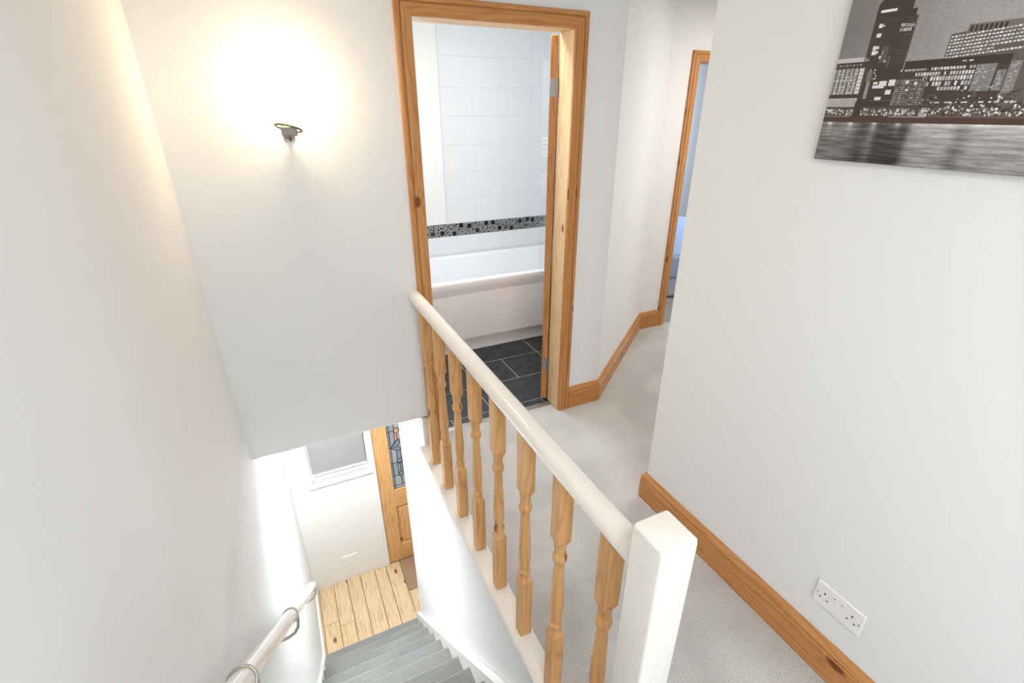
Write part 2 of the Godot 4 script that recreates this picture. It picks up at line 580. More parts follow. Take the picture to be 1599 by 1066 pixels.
func build_landing_trim() -> void:
	# bathroom doorway
	var d := frame("door_1", "orange pine frame of the open bathroom doorway", "door frame", Vector3.ZERO)
	casings(d, 0.608, 1.343, 1.983, ZE, [M.trim[0], M.trim[1], M.trim[2]])
	var jl := obj("jamb", B(-0.014, 0.014, 0, 1.983, -0.062, 0.062), M.trim[3], d)
	jl.position = Vector3(0.594, 0, -2.229)
	var jr := obj("jamb", B(-0.0165, 0.0165, 0, 1.983, -0.062, 0.062, 0.002), M.pale, d)
	jr.position = Vector3(1.3595, 0, -2.229)
	jr.set_meta("label", "paler unvarnished pine jamb on the hinge side")
	var jh := obj("head_jamb", B(-0.0185, 0.0185, -0.42, 0.42, -0.062, 0.062, 0.002), M.pale, d)
	jh.transform = Transform3D(Basis(Vector3(0, 1, 0), Vector3(-1, 0, 0), Vector3(0, 0, 1)), Vector3(0.975, 2.0015, -2.229))

	# metal strip on the threshold
	var th := obj("threshold_strip", MB.new().prism(PackedVector2Array([Vector2(-0.021, 0.0), Vector2(0.021, 0.0), Vector2(0.019, 0.003), Vector2(0.006, 0.0055), Vector2(-0.006, 0.0055), Vector2(-0.019, 0.003)]), 0.0, 0.735), M.chrome)
	th.transform = Transform3D(Basis(Vector3(0, 0, 1), Vector3(1, 0, 0), Vector3(0, 1, 0)), Vector3(0.608, 0.0, -2.252))
	tag(th, "silver metal strip between the carpet and the dark bathroom tiles", "threshold strip")

	# opened door leaf, seen on its hinge edge
	var hinge := Vector3(1.337, 0.012, -2.292)
	var lf := thing("interior_door", "orange pine door swung open into the bathroom, showing its hinge edge", "door", hinge)
	lf.rotation.y = deg_to_rad(-122.0)
	# closed leaf runs along -x; its room face is z = 0, thickness towards +z local
	var w := 0.728
	var hh := 1.963
	for sx in [-0.095, -w]:
		var st := obj("stile", B(0.0, 0.095, 0, hh, -0.018, 0.018, 0.002), M.trim[3 if sx > -0.5 else 4], lf)
		st.position = Vector3(sx, 0, 0.018)
	var rails := [[0.0, 0.2], [0.76, 0.2], [1.86, 0.1]]
	for rr in rails:
		var ra := obj("rail", B(-0.5 * rr[1], 0.5 * rr[1], -(w - 0.19) / 2, (w - 0.19) / 2, -0.018, 0.018, 0.002), M.trim[2], lf)
		ra.transform = Transform3D(Basis(Vector3(0, 1, 0), Vector3(-1, 0, 0), Vector3(0, 0, 1)), Vector3(-w / 2, rr[0] + 0.5 * rr[1], 0.018))
	for pp in [[0.2, 0.76], [0.96, 1.86]]:
		var mu := obj("muntin", B(-0.045, 0.045, pp[0], pp[1], -0.018, 0.018, 0.002), M.trim[0], lf)
		mu.position = Vector3(-w / 2, 0, 0.018)
		for s in [-1.0, 1.0]:
			var pn := obj("panel", B(-0.112, 0.112, pp[0], pp[1], -0.007, 0.007, 0.003), M.trim[1], lf)
			pn.position = Vector3(-w / 2 + s * 0.157, 0, 0.018)
	for hy in [0.205, 1.705]:
		var hg := MB.new()
		hg.box(Vector3(0.0, hy, 0.006), Vector3(0.0025, hy + 0.08, 0.034), 0.0008)
		hg.tube([Vector3(0.003, hy, 0.0), Vector3(0.003, hy + 0.08, 0.0)], 0.005, 10)
		for sc in [0.014, 0.040, 0.066]:
			hg.box(Vector3(0.0022, hy + sc - 0.003, 0.018 + (0.005 if sc == 0.040 else -0.003)), Vector3(0.0032, hy + sc + 0.003, 0.024 + (0.005 if sc == 0.040 else -0.003)), 0.001)
		obj("hinge", hg, M.steel, lf)
	var kn := MB.new()
	kn.lathe([Vector2(0, -0.05), Vector2(0.02, -0.048), Vector2(0.026, -0.035), Vector2(0.02, -0.02), Vector2(0.011, -0.012), Vector2(0.011, 0.0), Vector2(0, 0.0)], 20)
	kn.move(Transform3D(Basis(Vector3.RIGHT, PI / 2), Vector3.ZERO))
	var kk := obj("knob", kn, M.chrome, lf)
	kk.position = Vector3(-w + 0.05, 0.98, 0.0)

	# skirting boards
	var up := Vector3.UP
	var n_end := Vector3(0, 0, 1)
	var dg := Vector3(0.947, 0, -0.771).normalized()
	var n_dg := dg.cross(up)
	var half := tan(0.5 * n_end.angle_to(n_dg))
	var c0 := Vector3(1.628, 0, ZE)
	var c1 := Vector3(2.575, 0, -2.938)
	skirting("baseboard_end", "short pine skirting board beside the bathroom door frame", self, M.trim[1], Vector3(1.411, 0, ZE), c0, n_end, 0.0, half)
	skirting("baseboard_diagonal", "pine skirting board along the foot of the angled wall", self, M.trim[4], c0, c1, n_dg, -half, -half)
	skirting("baseboard_far", "short pine skirting board beside the far door frame", self, M.trim[3], c1, Vector3(2.772, 0, -2.938), n_end, half, 0.0)
	skirting("baseboard_right", "long knotty pine skirting board under the wall with the canvas and socket", self, M.trim[2], Vector3(XR, 0, -1.343), Vector3(XR, 0, 1.7), Vector3(-1, 0, 0), -1.0, 0.0)
	skirting("baseboard_corridor", "pine skirting board turning the corner of the right wall into the passage", self, M.trim[0], Vector3(XR, 0, -1.343), Vector3(4.3, 0, -1.343), Vector3(0, 0, -1), -1.0, 0.0)

	# far doorway
	var fd := frame("door_2", "narrow glimpse of the pine frame round the far doorway", "door frame")
	casings(fd, 2.838, 3.59, 1.962, -2.938, [M.trim[4], M.trim[0], M.trim[1]])
	for sx in [2.824, 3.604]:
		var j := obj("jamb", B(-0.014, 0.014, 0, 1.962, -0.061, 0.061), M.trim[2], fd)
		j.position = Vector3(sx, 0, -2.999)
	var hj := obj("head_jamb", B(-0.014, 0.014, -0.394, 0.394, -0.061, 0.061), M.trim[3], fd)
	hj.transform = Transform3D(Basis(Vector3(0, 1, 0), Vector3(-1, 0, 0), Vector3(0, 0, 1)), Vector3(3.214, 1.976, -2.999))

# ------------------------------------------------------------------ bathroom
func build_bathroom() -> void:
	struct("wall_bathroom_left", "white wall between the bathroom and the stairwell", "wall", B(0.508, 0.59, -0.026, 2.4, -3.87, -2.287), M.wall)
	struct("wall_bathroom_right", "white wall at the right end of the bath", "wall", B(2.4, 2.5, 0, 2.4, -3.868, -2.93), M.wall)
	var bw := MB.new()
	bw.box(Vector3(0.49, -0.25, -4.0), Vector3(0.66, 2.4, -3.8718))
	bw.box(Vector3(0.66, -0.25, -4.0), Vector3(1.02, 1.0, -3.8718))
	bw.box(Vector3(0.66, 1.9, -4.0), Vector3(1.02, 2.4, -3.8718))
	bw.box(Vector3(1.02, -0.25, -4.0), Vector3(2.5, 2.4, -3.8718))
	var wb := struct("wall_bathroom_back", "white tiled wall behind the bath with a black and grey mosaic band", "wall", bw, M.grout)
	window("window_2", "small white framed bathroom window at the head of the bath", Vector3(0.84, 1.45, -3.94), 0.36, 0.9, 0.0)
	# tiles 500 x 200, courses above and below the mosaic
	var y := 0.818
	var row := 0
	var rows := [[0.42, 0.71]]
	while y < 2.39:
		rows.append([y, minf(y + 0.2, 2.4)])
		y += 0.2
	for r in rows:
		var x := 1.258 if r[0] > 0.8 else 0.6
		var joint := 1.758 if row % 2 == 0 else 1.52
		while x < 2.39:
			var nx := joint
			while nx <= x + 0.02: nx += 0.5
			nx = minf(nx, 2.4)
			obj("tile", B(x + 0.001, nx - 0.001, r[0] + 0.001, r[1] - 0.001, -3.876, -3.870, 0.0012), M.tile, wb)
			x = nx
		row += 1
	obj("plaster_pier", B(1.02, 1.257, 0.818, 2.4, -3.878, -3.862, 0.003), M.white, wb)
	mosaic(wb)

	# slate floor
	var fb := struct("floor_bathroom", "dark slate tiled bathroom floor with pale grout", "floor", B(0.59, 2.5, -0.25, -0.003, -3.878, -2.24), plain(Color(0.72, 0.72, 0.70), 0.95))
	var rows2 := [[-3.23, -2.931, [0.415, 1.015, 1.612, 2.2]], [-2.931, -2.632, [0.71, 1.01, 1.311, 1.612, 2.21]], [-2.632, -2.333, [0.6, 0.985, 1.585, 2.185]], [-2.333, -2.258, [0.6, 0.72, 1.32, 1.92]], [-3.53, -3.23, [0.6, 1.2, 1.8, 2.4]]]
	var si := 0
	for r in rows2:
		var xs: Array = r[2]
		for i in xs.size() - 1:
			var x0 := maxf(xs[i], 0.592) + 0.0025
			var x1 := minf(xs[i + 1], 2.398) - 0.0025
			var t := obj("slate_tile", MB.new().box(Vector3(-(x1 - x0) / 2, -0.012, -(r[1] - r[0]) / 2 + 0.0025), Vector3((x1 - x0) / 2, 0, (r[1] - r[0]) / 2 - 0.0025), 0.002), M.slate[si % 3], fb)
			t.position = Vector3((x0 + x1) / 2, -0.001, (r[0] + r[1]) / 2)
			si += 1

	# bath
	var bt := thing("bathtub", "white bath with a curved side panel under the mosaic band", "bath", Vector3(1.49, 0, -3.5))
	var bx := 0.895
	var zb := -0.362     # wall side
	var zf := 0.365      # room side
	var tub := MB.new()
	# rim ring and basin as stacked rounded rectangles
	var rings := [
		[bx, zb, zf, 0.505, 0.03], [bx, zb, zf, 0.548, 0.03], [bx - 0.006, zb + 0.004, zf - 0.006, 0.558, 0.03], [bx - 0.012, zb + 0.008, zf - 0.012, 0.56, 0.03],
		[bx - 0.07, zb + 0.055, zf - 0.052, 0.56, 0.10], [bx - 0.078, zb + 0.063, zf - 0.060, 0.554, 0.10], [bx - 0.085, zb + 0.068, zf - 0.066, 0.535, 0.10],
		[bx - 0.14, zb + 0.10, zf - 0.10, 0.30, 0.12], [bx - 0.20, zb + 0.13, zf - 0.13, 0.19, 0.12], [bx - 0.30, zb + 0.19, zf - 0.19, 0.165, 0.10]]
	var loops := []
	for r in rings: loops.append(rounded(r[0], r[1], r[2], r[3], r[4]))
	var cnt: int = loops[0].size()
	for i in loops.size() - 1:
		for k in cnt:
			var j := (k + 1) % cnt
			tub.quad(loops[i][k], loops[i][j], loops[i + 1][j], loops[i + 1][k])
	var bot := Vector3(0, 0.165, 0)
	for k in cnt: tub.tri(loops[-1][k], loops[-1][(k + 1) % cnt], bot)
	# underside closing
	var under := Vector3(0, 0.505, 0)
	var uo := Vector3(0, 0.12, 0)
	var ur := rounded(bx - 0.12, zb + 0.05, zf - 0.08, 0.12, 0.1)
	for k in cnt:
		var j := (k + 1) % cnt
		tub.quad(ur[k], ur[j], loops[0][j], loops[0][k])
		tub.tri(ur[j], ur[k], uo)
	tub.close(0)
	obj("tub", tub, M.bath, bt, 50.0)
	# side panel with a shallow bow
	var pn := MB.new()
	var prof := PackedVector2Array()
	prof.append(Vector2(-0.880, 0.28))
	var seg := 24
	for i in seg + 1:
		var u := -1.0 + 2.0 * i / seg
		prof.append(Vector2(u * 0.88, 0.353 + 0.004 * (1.0 - u * u)))
	prof.append(Vector2(0.880, 0.28))
	pn.prism(prof, 0.112, 0.503)
	obj("side_panel", pn, M.panel, bt)
	obj("plinth", B(-0.87, 0.87, 0.0, 0.112, 0.26, 0.335, 0.003), M.panel, bt)
	var tap := MB.new()
	for s in [-0.075, 0.075]:
		tap.lathe([Vector2(0, 0.56), Vector2(0.022, 0.56), Vector2(0.02, 0.60), Vector2(0.016, 0.62), Vector2(0.022, 0.63), Vector2(0.022, 0.655), Vector2(0, 0.66)], 16, Vector3(-0.84, 0, s))
	tap.tube([Vector3(-0.84, 0.60, -0.075), Vector3(-0.84, 0.60, 0.075)], 0.014)
	tap.tube([Vector3(-0.84, 0.60, 0), Vector3(-0.81, 0.63, 0), Vector3(-0.76, 0.63, 0), Vector3(-0.73, 0.60, 0)], 0.012)
	obj("mixer_tap", tap, M.chrome, bt)

	# shower screen
	var sc := thing("shower_screen", "clear glass bath shower screen with etched white stripes beside the door edge", "shower screen", Vector3(1.735, 0.56, -3.165))
	obj("glass_panel", B(0.0, 0.62, 0.003, 1.4, -0.003, 0.003), M.glass, sc)
	obj("wall_channel", B(0.62, 0.664, 0.003, 1.4, -0.012, 0.012, 0.003), M.chrome, sc)
	for g in [0.925, 0.685]:
		for i in 5:
			obj("etched_stripe", B(0.008, 0.30, g - i * 0.029, g - i * 0.029 + 0.006, 0.003, 0.0042), M.etch, sc)

func rounded(bx: float, z0: float, z1: float, y: float, r: float) -> Array:
	var a := []
	for q in [[bx - r, z1 - r, 0.0], [-bx + r, z1 - r, PI / 2], [-bx + r, z0 + r, PI], [bx - r, z0 + r, PI * 1.5]]:
		for k in 9:
			var t: float = q[2] + PI / 2 * k / 8.0
			a.append(Vector3(q[0] + r * cos(t), y, q[1] + r * sin(t)))
	return a

func mosaic(parent: Node) -> void:
	var cell := 0.0103
	var ny := 10
	var nx := 172
	var x0 := 0.62
	var y0 := 0.7135
	var used := {}
	var r := RandomNumberGenerator.new()
	r.seed = 4
	var mb := MB.new()
	mb.tinted = true
	var lay := func(i: int, j: int, w: int, h: int) -> bool:
		if i + w > nx or j + h > ny: return false
		for a in w:
			for b in h:
				if used.has(Vector2i(i + a, j + b)): return false
		for a in w:
			for b in h: used[Vector2i(i + a, j + b)] = true
		var g := 0.0014
		var tone := [0.006, 0.010, 0.016, 0.03, 0.075, 0.012][r.randi() % (6 if w > 1 else 3)] as float
		mb.tint = Color(tone, tone * 1.04, tone * 1.12)
		mb.box(Vector3(x0 + i * cell + g, y0 + j * cell + g, -3.878), Vector3(x0 + (i + w) * cell - g, y0 + (j + h) * cell - g, -3.8692))
		return true
	var i0 := 0
	while i0 < nx - 4:
		lay.call(i0 + r.randi() % 2, [0, 1, 5, 6][r.randi() % 4], 4, 4)
		i0 += 6 + r.randi() % 4
	for k in 130: lay.call(r.randi() % nx, r.randi() % ny, 2, 2)
	for j in ny:
		for i in nx:
			if used.has(Vector2i(i, j)): continue
			if r.randf() < 0.5:
				if not lay.call(i, j, 3, 1): lay.call(i, j, 1, 1)
			elif not lay.call(i, j, 1, 3): lay.call(i, j, 1, 1)
	var m := plain(Color.WHITE, 0.15)
	m.vertex_color_use_as_albedo = true
	var o := obj("mosaic_band", mb, m, parent)
	o.set_meta("kind", "stuff")
	o.set_meta("label", "black and grey glass mosaic band")
	obj("mosaic_backing", B(0.6, 2.4, 0.711, 0.817, -3.879, -3.8703), plain(Color(0.90, 0.90, 0.89), 0.8), parent)

# ------------------------------------------------------------------ hall below
const ZF := -3.715

func build_hall() -> void:
	var fw := MB.new()
	fw.box(Vector3(XL, -2.6, -3.87), Vector3(-0.13, 0.172, ZF))
	fw.box(Vector3(-0.13, -2.6, -3.87), Vector3(0.345, -1.27, ZF))
	fw.box(Vector3(-0.13, -0.4, -3.87), Vector3(0.4, 0.172, ZF))
	fw.box(Vector3(0.345, -2.6, -3.87), Vector3(0.4, -0.4, ZF))
	fw.box(Vector3(0.4, -0.42, -3.87), Vector3(0.489, 0.172, ZF))
	var fd := MB.new()
	fd.box(Vector3(0.489, -0.42, -3.87), Vector3(1.22, -0.25, ZF))
	fd.box(Vector3(1.22, -2.6, -3.87), Vector3(1.7, -0.25, ZF))
	struct("wall_front_door", "white wall round the top and right of the pine front door", "wall", fd, M.white)
	struct("wall_front", "bright white front wall of the hall below the grey blind", "wall", fw, M.white)
	struct("wall_hall_right", "white wall at the right side of the hall", "wall", B(1.6, 1.7, -2.6, -0.25, ZF, -2.1), M.wall)
	struct("wall_hall_inner", "white wall below the bathroom doorway side of the hall", "wall", B(0.597, 1.6, -2.6, -0.25, -2.2, -2.1), M.wall)
	struct("ceiling_hall", "white ceiling of the hall at the foot of the stairs", "ceiling", B(XL, 0.508, 0.172, 0.29, -3.87, -2.287), M.ceiling)

	# hall window
	var w := frame("window_3", "white framed hall window behind the grey roller blind", "window", Vector3(0.1075, -0.835, -3.80))
	var f := MB.new()
	for s in [-1.0, 1.0]:
		f.box(Vector3(s * 0.2375 - (0.03 if s > 0 else 0.0), -0.435, -0.03), Vector3(s * 0.2375 + (0.03 if s < 0 else 0.0), 0.435, 0.03), 0.003)
	f.box(Vector3(-0.2075, -0.435, -0.03), Vector3(0.2075, -0.405, 0.03), 0.003)
	f.box(Vector3(-0.2075, 0.405, -0.03), Vector3(0.2075, 0.435, 0.03), 0.003)
	obj("window_frame", f, M.white, w)
	obj("pane", MB.new().box(Vector3(-0.2075, -0.405, -0.004), Vector3(0.2075, 0.405, 0.004)), M.glass, w)
	obj("window_sill", B(-0.275, 0.275, -0.462, -0.435, -0.03, 0.115, 0.006), M.white, w)
	for s in [-1.0, 1.0]:
		var ar := MB.new().prism(PackedVector2Array(CASING), -0.435, 0.5)
		var o := obj("architrave", ar, M.white, w)
		o.transform = Transform3D(Basis(Vector3(s, 0, 0), Vector3(0, 1, 0), Vector3(0, 0, 1)), Vector3(s * (0.241 if s > 0 else 0.2375), 0, 0.085))
		if s > 0: o.scale = Vector3(0.75, 1, 1)
	var bl := thing("roller_blind", "grey fabric roller blind pulled nearly down over the hall window", "blind", Vector3(0.1075, -1.185, -3.735))
	var fab := MB.new()
	fab.box(Vector3(-0.225, 0.0, -0.001), Vector3(0.225, 0.74, 0.001))
	obj("fabric", fab, M.blind, bl)
	obj("bottom_bar", B(-0.226, 0.226, -0.018, 0.002, -0.006, 0.006, 0.003), M.white, bl)
	var rl := MB.new().tube([Vector3(-0.228, 0.755, 0), Vector3(0.228, 0.755, 0)], 0.02, 14)
	obj("roller", rl, M.white, bl)

	# front door
	var fr := frame("door_3", "white painted frame round the pine front door", "door frame")
	obj("door_post", B(0.375, 0.404, FLOOR_HALL, -0.42, -3.80, -3.695, 0.004), M.white, fr)
	obj("door_post", B(1.212, 1.24, FLOOR_HALL, -0.42, -3.80, -3.695, 0.004), M.white, fr)
	obj("door_head", B(0.375, 1.24, -0.42, -0.39, -3.80, -3.695, 0.004), M.white, fr)
	front_door()

	# floorboards
	var fh := struct("floor_hall", "worn honey pine floorboards of the hall", "floor", B(XL, 1.7, -2.62, -2.522, -3.87, -0.4), plain(Color(0.12, 0.08, 0.05), 0.9))
	var xs := [XL, -0.281, -0.147, -0.0185, 0.105, 0.2465, 0.360, 0.498, 0.63, 0.76, 0.89, 1.02, 1.15, 1.28, 1.41, 1.6]
	var cuts := [-2.7, -3.3, -3.243, -2.7, -2.9, -2.6, -2.75, -2.65, -3.4, -2.9, -3.2, -2.6, -3.1, -2.8, -3.0]
	for i in xs.size() - 1:
		for part in [[ZF, cuts[i]], [cuts[i], -2.22]]:
			if i == 2 or part[1] - part[0] > 0.1:
				var wd: float = xs[i + 1] - xs[i] - 0.004
				var ln: float = part[1] - part[0] - 0.003
				var b := obj("floorboard", MB.new().box(Vector3(-wd / 2, -ln / 2, -0.011), Vector3(wd / 2, ln / 2, 0.011), 0.0015), M.board[(i + (1 if part[0] > -3.7 else 0)) % 4], fh)
				b.transform = Transform3D(Basis(Vector3(1, 0, 0), Vector3(0, 0, -1), Vector3(0, 1, 0)), Vector3((xs[i] + xs[i + 1]) / 2, -2.511, (part[0] + part[1]) / 2))
	var dm := obj("doormat", B(-0.3, 0.3, 0, 0.014, -0.19, 0.19, 0.004), M.mat)
	dm.position = Vector3(0.80, FLOOR_HALL, -3.515)
	tag(dm, "brown doormat on the floorboards in front of the front door", "doormat")

	# skirting in the hall and the little sensor
	var sk := obj("baseboard_hall", B(XL, -0.291, FLOOR_HALL, -2.38, ZF, -2.91, 0.004), M.white)
	sk.set_meta("kind", "structure")
	tag(sk, "white painted skirting board at the foot of the left wall in the hall", "skirting board")
	var se := thing("wall_sensor", "small pale box high on the left hall wall near the blind", "sensor", Vector3(XL, -0.86, -3.56))
	obj("body", B(0.0, 0.022, -0.035, 0.035, -0.02, 0.02, 0.004), plain(Color(0.86, 0.86, 0.82), 0.5), se)
	obj("lens", B(0.0215, 0.026, -0.02, -0.002, -0.012, 0.012, 0.002), plain(Color(0.7, 0.7, 0.68), 0.3), se)

func front_door() -> void:
	var d := thing("front_door", "honey pine front door with a leaded glass panel above wooden panels", "door", Vector3(0.408, FLOOR_HALL + 0.008, -3.755))
	var w := 0.8
	var h := 2.06
	var st := obj("stile", B(-0.066, 0.066, 0, h, -0.022, 0.022, 0.002), M.door_pine[0], d)
	st.position = Vector3(0.066, 0, 0.022)
	var st2 := obj("stile", B(-0.066, 0.066, 0, h, -0.022, 0.022, 0.002), M.door_pine[1], d)
	st2.position = Vector3(w - 0.066, 0, 0.022)
	for r in [[0.0, 0.2], [0.70, 0.2], [1.94, 0.12]]:
		var ra := obj("rail", B(-r[1] / 2, r[1] / 2, -(w - 0.264) / 2, (w - 0.264) / 2, -0.022, 0.022, 0.002), M.door_pine[2], d)
		ra.transform = Transform3D(Basis(Vector3(0, 1, 0), Vector3(-1, 0, 0), Vector3(0, 0, 1)), Vector3(w / 2, r[0] + r[1] / 2, 0.022))
	var mu := obj("muntin", B(-0.05, 0.05, 0.2, 0.70, -0.022, 0.022, 0.002), M.door_pine[1], d)
	mu.position = Vector3(w / 2, 0, 0.022)
	for s in [-1.0, 1.0]:
		var cx: float = w / 2 + s * (0.05 + (w / 2 - 0.132 - 0.05) / 2)
		var hw := (w / 2 - 0.132 - 0.05) / 2
		var pa := obj("panel", B(-hw, hw, 0.2, 0.70, -0.006, 0.006), M.door_pine[0], d)
		pa.position = Vector3(cx, 0, 0.020)
		var pf := obj("raised_field", B(-hw + 0.026, hw - 0.026, 0.23, 0.67, 0.0, 0.014, 0.008), M.door_pine[2], pa)
		pf.position = Vector3(0, 0, 0.004)
	obj("hinge", B(-0.004, 0.006, 0.18, 0.27, 0.03, 0.05, 0.002), M.steel, d)
	# leaded light: cells in the glass plane, x from 0 (left edge) to 0.536, y from 0 (bottom) to 1.04
	var gl := Node3D.new()
	gl.position = Vector3(0.132, 0.90, 0.022)
	put(gl, "leaded_glass", d)
	var gw := w - 0.264
	var tones := [plain(Color(0.57, 0.60, 0.63), 0.25), plain(Color(0.63, 0.65, 0.67), 0.25), plain(Color(0.50, 0.52, 0.55), 0.3)]
	var warm := plain(Color(0.82, 0.60, 0.46), 0.25)
	for t in tones + [warm]:
		t.heightmap_enabled = true
		t.uv1_triplanar = true
		t.uv1_scale = Vector3.ONE * 6.0
		t.heightmap_texture = noise_tex(0.05, 256, Color.BLACK, Color.WHITE, 77, 2)
		t.heightmap_scale = 0.4
	var cm := gw / 2
	var cells := []
	# border strip
	var ys := [0.0, 0.035, 0.15, 0.30, 0.47, 0.65, 0.80, 1.005, 1.04]
	for i in ys.size() - 1:
		for fx in [0.0, 1.0]:
			var a := 0.022 if fx == 0.0 else gw - 0.022
			var b := 0.0 if fx == 0.0 else gw
			cells.append([[Vector2(b, ys[i]), Vector2(a, ys[i]), Vector2(a, ys[i + 1]), Vector2(b, ys[i + 1])], i % 2])
	cells.append([[Vector2(0.022, 0), Vector2(gw - 0.022, 0), Vector2(gw - 0.022, 0.035), Vector2(0.022, 0.035)], 1])
	cells.append([[Vector2(0.022, 1.005), Vector2(gw - 0.022, 1.005), Vector2(gw - 0.022, 1.04), Vector2(0.022, 1.04)], 1])
	# two columns of hexagons and lozenges, mirrored about the middle
	for s in [0, 1]:
		var fl := func(q: Array) -> Array:
			var r := []
			for v in q: r.append(v if s == 0 else Vector2(gw - v.x, v.y))
			return r
		var c := 0.088       # axis of the column
		var e := 0.022
		cells.append([fl.call([Vector2(e, 0.035), Vector2(c, 0.035), Vector2(c, 0.13), Vector2(c - 0.012, 0.15), Vector2(e, 0.15)]), 1])
		cells.append([fl.call([Vector2(c, 0.035), Vector2(cm, 0.035), Vector2(cm, 0.15), Vector2(c + 0.02, 0.15), Vector2(c, 0.13)]), 0])
		cells.append([fl.call([Vector2(c - 0.02, 0.15), Vector2(c, 0.13), Vector2(c + 0.02, 0.15), Vector2(c + 0.02, 0.175), Vector2(c, 0.19), Vector2(c - 0.02, 0.175)]), 2])
		cells.append([fl.call([Vector2(e, 0.15), Vector2(c - 0.02, 0.15), Vector2(c - 0.02, 0.30), Vector2(e, 0.30)]), 0])
		cells.append([fl.call([Vector2(c - 0.02, 0.175), Vector2(c, 0.19), Vector2(c, 0.28), Vector2(c - 0.02, 0.295)]), 1])
		cells.append([fl.call([Vector2(c, 0.19), Vector2(c + 0.02, 0.175), Vector2(c + 0.02, 0.295), Vector2(c, 0.28)]), 0])
		cells.append([fl.call([Vector2(c + 0.02, 0.15), Vector2(cm, 0.15), Vector2(cm, 0.30), Vector2(c + 0.02, 0.30)]), 1])
		cells.append([fl.call([Vector2(c - 0.024, 0.31), Vector2(c, 0.285), Vector2(c + 0.024, 0.31), Vector2(c + 0.02, 0.335), Vector2(c - 0.02, 0.335)]), 2])
		cells.append([fl.call([Vector2(e, 0.30), Vector2(c - 0.024, 0.30), Vector2(c - 0.02, 0.335), Vector2(c - 0.016, 0.43), Vector2(e, 0.47)]), 1])
		cells.append([fl.call([Vector2(c - 0.02, 0.335), Vector2(c + 0.02, 0.335), Vector2(c + 0.016, 0.43), Vector2(c - 0.016, 0.43)]), 0])
		cells.append([fl.call([Vector2(c + 0.024, 0.30), Vector2(cm, 0.30), Vector2(cm, 0.47), Vector2(c + 0.016, 0.43), Vector2(c + 0.02, 0.335)]), 1])
		cells.append([fl.call([Vector2(e, 0.47), Vector2(c - 0.016, 0.43), Vector2(c + 0.016, 0.43), Vector2(c + 0.03, 0.455), Vector2(c - 0.01, 0.475)]), 2])
		cells.append([fl.call([Vector2(e, 0.47), Vector2(c - 0.01, 0.475), Vector2(c + 0.03, 0.515), Vector2(c, 0.55)]), 2])
		cells.append([fl.call([Vector2(c + 0.03, 0.455), Vector2(cm, 0.47), Vector2(cm, 0.55), Vector2(c + 0.03, 0.515)]), 0])
		cells.append([fl.call([Vector2(c - 0.01, 0.475), Vector2(c + 0.03, 0.455), Vector2(c + 0.03, 0.515)]), 1])
		cells.append([fl.call([Vector2(c, 0.55), Vector2(c + 0.03, 0.515), Vector2(cm, 0.55)]), 1])
		cells.append([fl.call([Vector2(c + 0.016, 0.43), Vector2(cm, 0.47), Vector2(c + 0.03, 0.455)]), 1])
		cells.append([fl.call([Vector2(e, 0.47), Vector2(c - 0.024, 0.533), Vector2(c - 0.024, 0.65), Vector2(e, 0.65)]), 0])
		cells.append([fl.call([Vector2(c - 0.024, 0.533), Vector2(c, 0.55), Vector2(c, 0.61), Vector2(c - 0.024, 0.64)]), 3])
		cells.append([fl.call([Vector2(c, 0.55), Vector2(cm, 0.55), Vector2(cm, 0.65), Vector2(c + 0.024, 0.64), Vector2(c, 0.61)]), 1])
		cells.append([fl.call([Vector2(c - 0.024, 0.64), Vector2(c, 0.61), Vector2(c + 0.024, 0.64), Vector2(c + 0.02, 0.675), Vector2(c - 0.02, 0.675)]), 3])
		cells.append([fl.call([Vector2(e, 0.65), Vector2(c - 0.02, 0.65), Vector2(c - 0.02, 1.005), Vector2(e, 1.005)]), 0])
		cells.append([fl.call([Vector2(c - 0.02, 0.675), Vector2(cm, 0.675), Vector2(cm, 1.005), Vector2(c - 0.02, 1.005)]), 1])
	var lead := MB.new()
	var done := {}
	for cl in cells:
		var q := PackedVector2Array(cl[0])
		obj("pane", MB.new().prism(q, -0.0025, 0.0025).move(Transform3D(Basis(Vector3(1, 0, 0), Vector3(0, 0, 1), Vector3(0, 1, 0)), Vector3.ZERO)), warm if cl[1] == 3 else tones[cl[1]], gl)
		for i in q.size():
			var a := q[i]
			var b := q[(i + 1) % q.size()]
			var key := "%.3f %.3f" % [(a.x + b.x), (a.y + b.y)]
			if done.has(key): continue
			done[key] = true
			lead.tube([Vector3(a.x, a.y, 0), Vector3(b.x, b.y, 0)], 0.0046, 6)
	obj("lead_lattice", lead, plain(Color(0.16, 0.18, 0.22), 0.5, 0.4), gl)

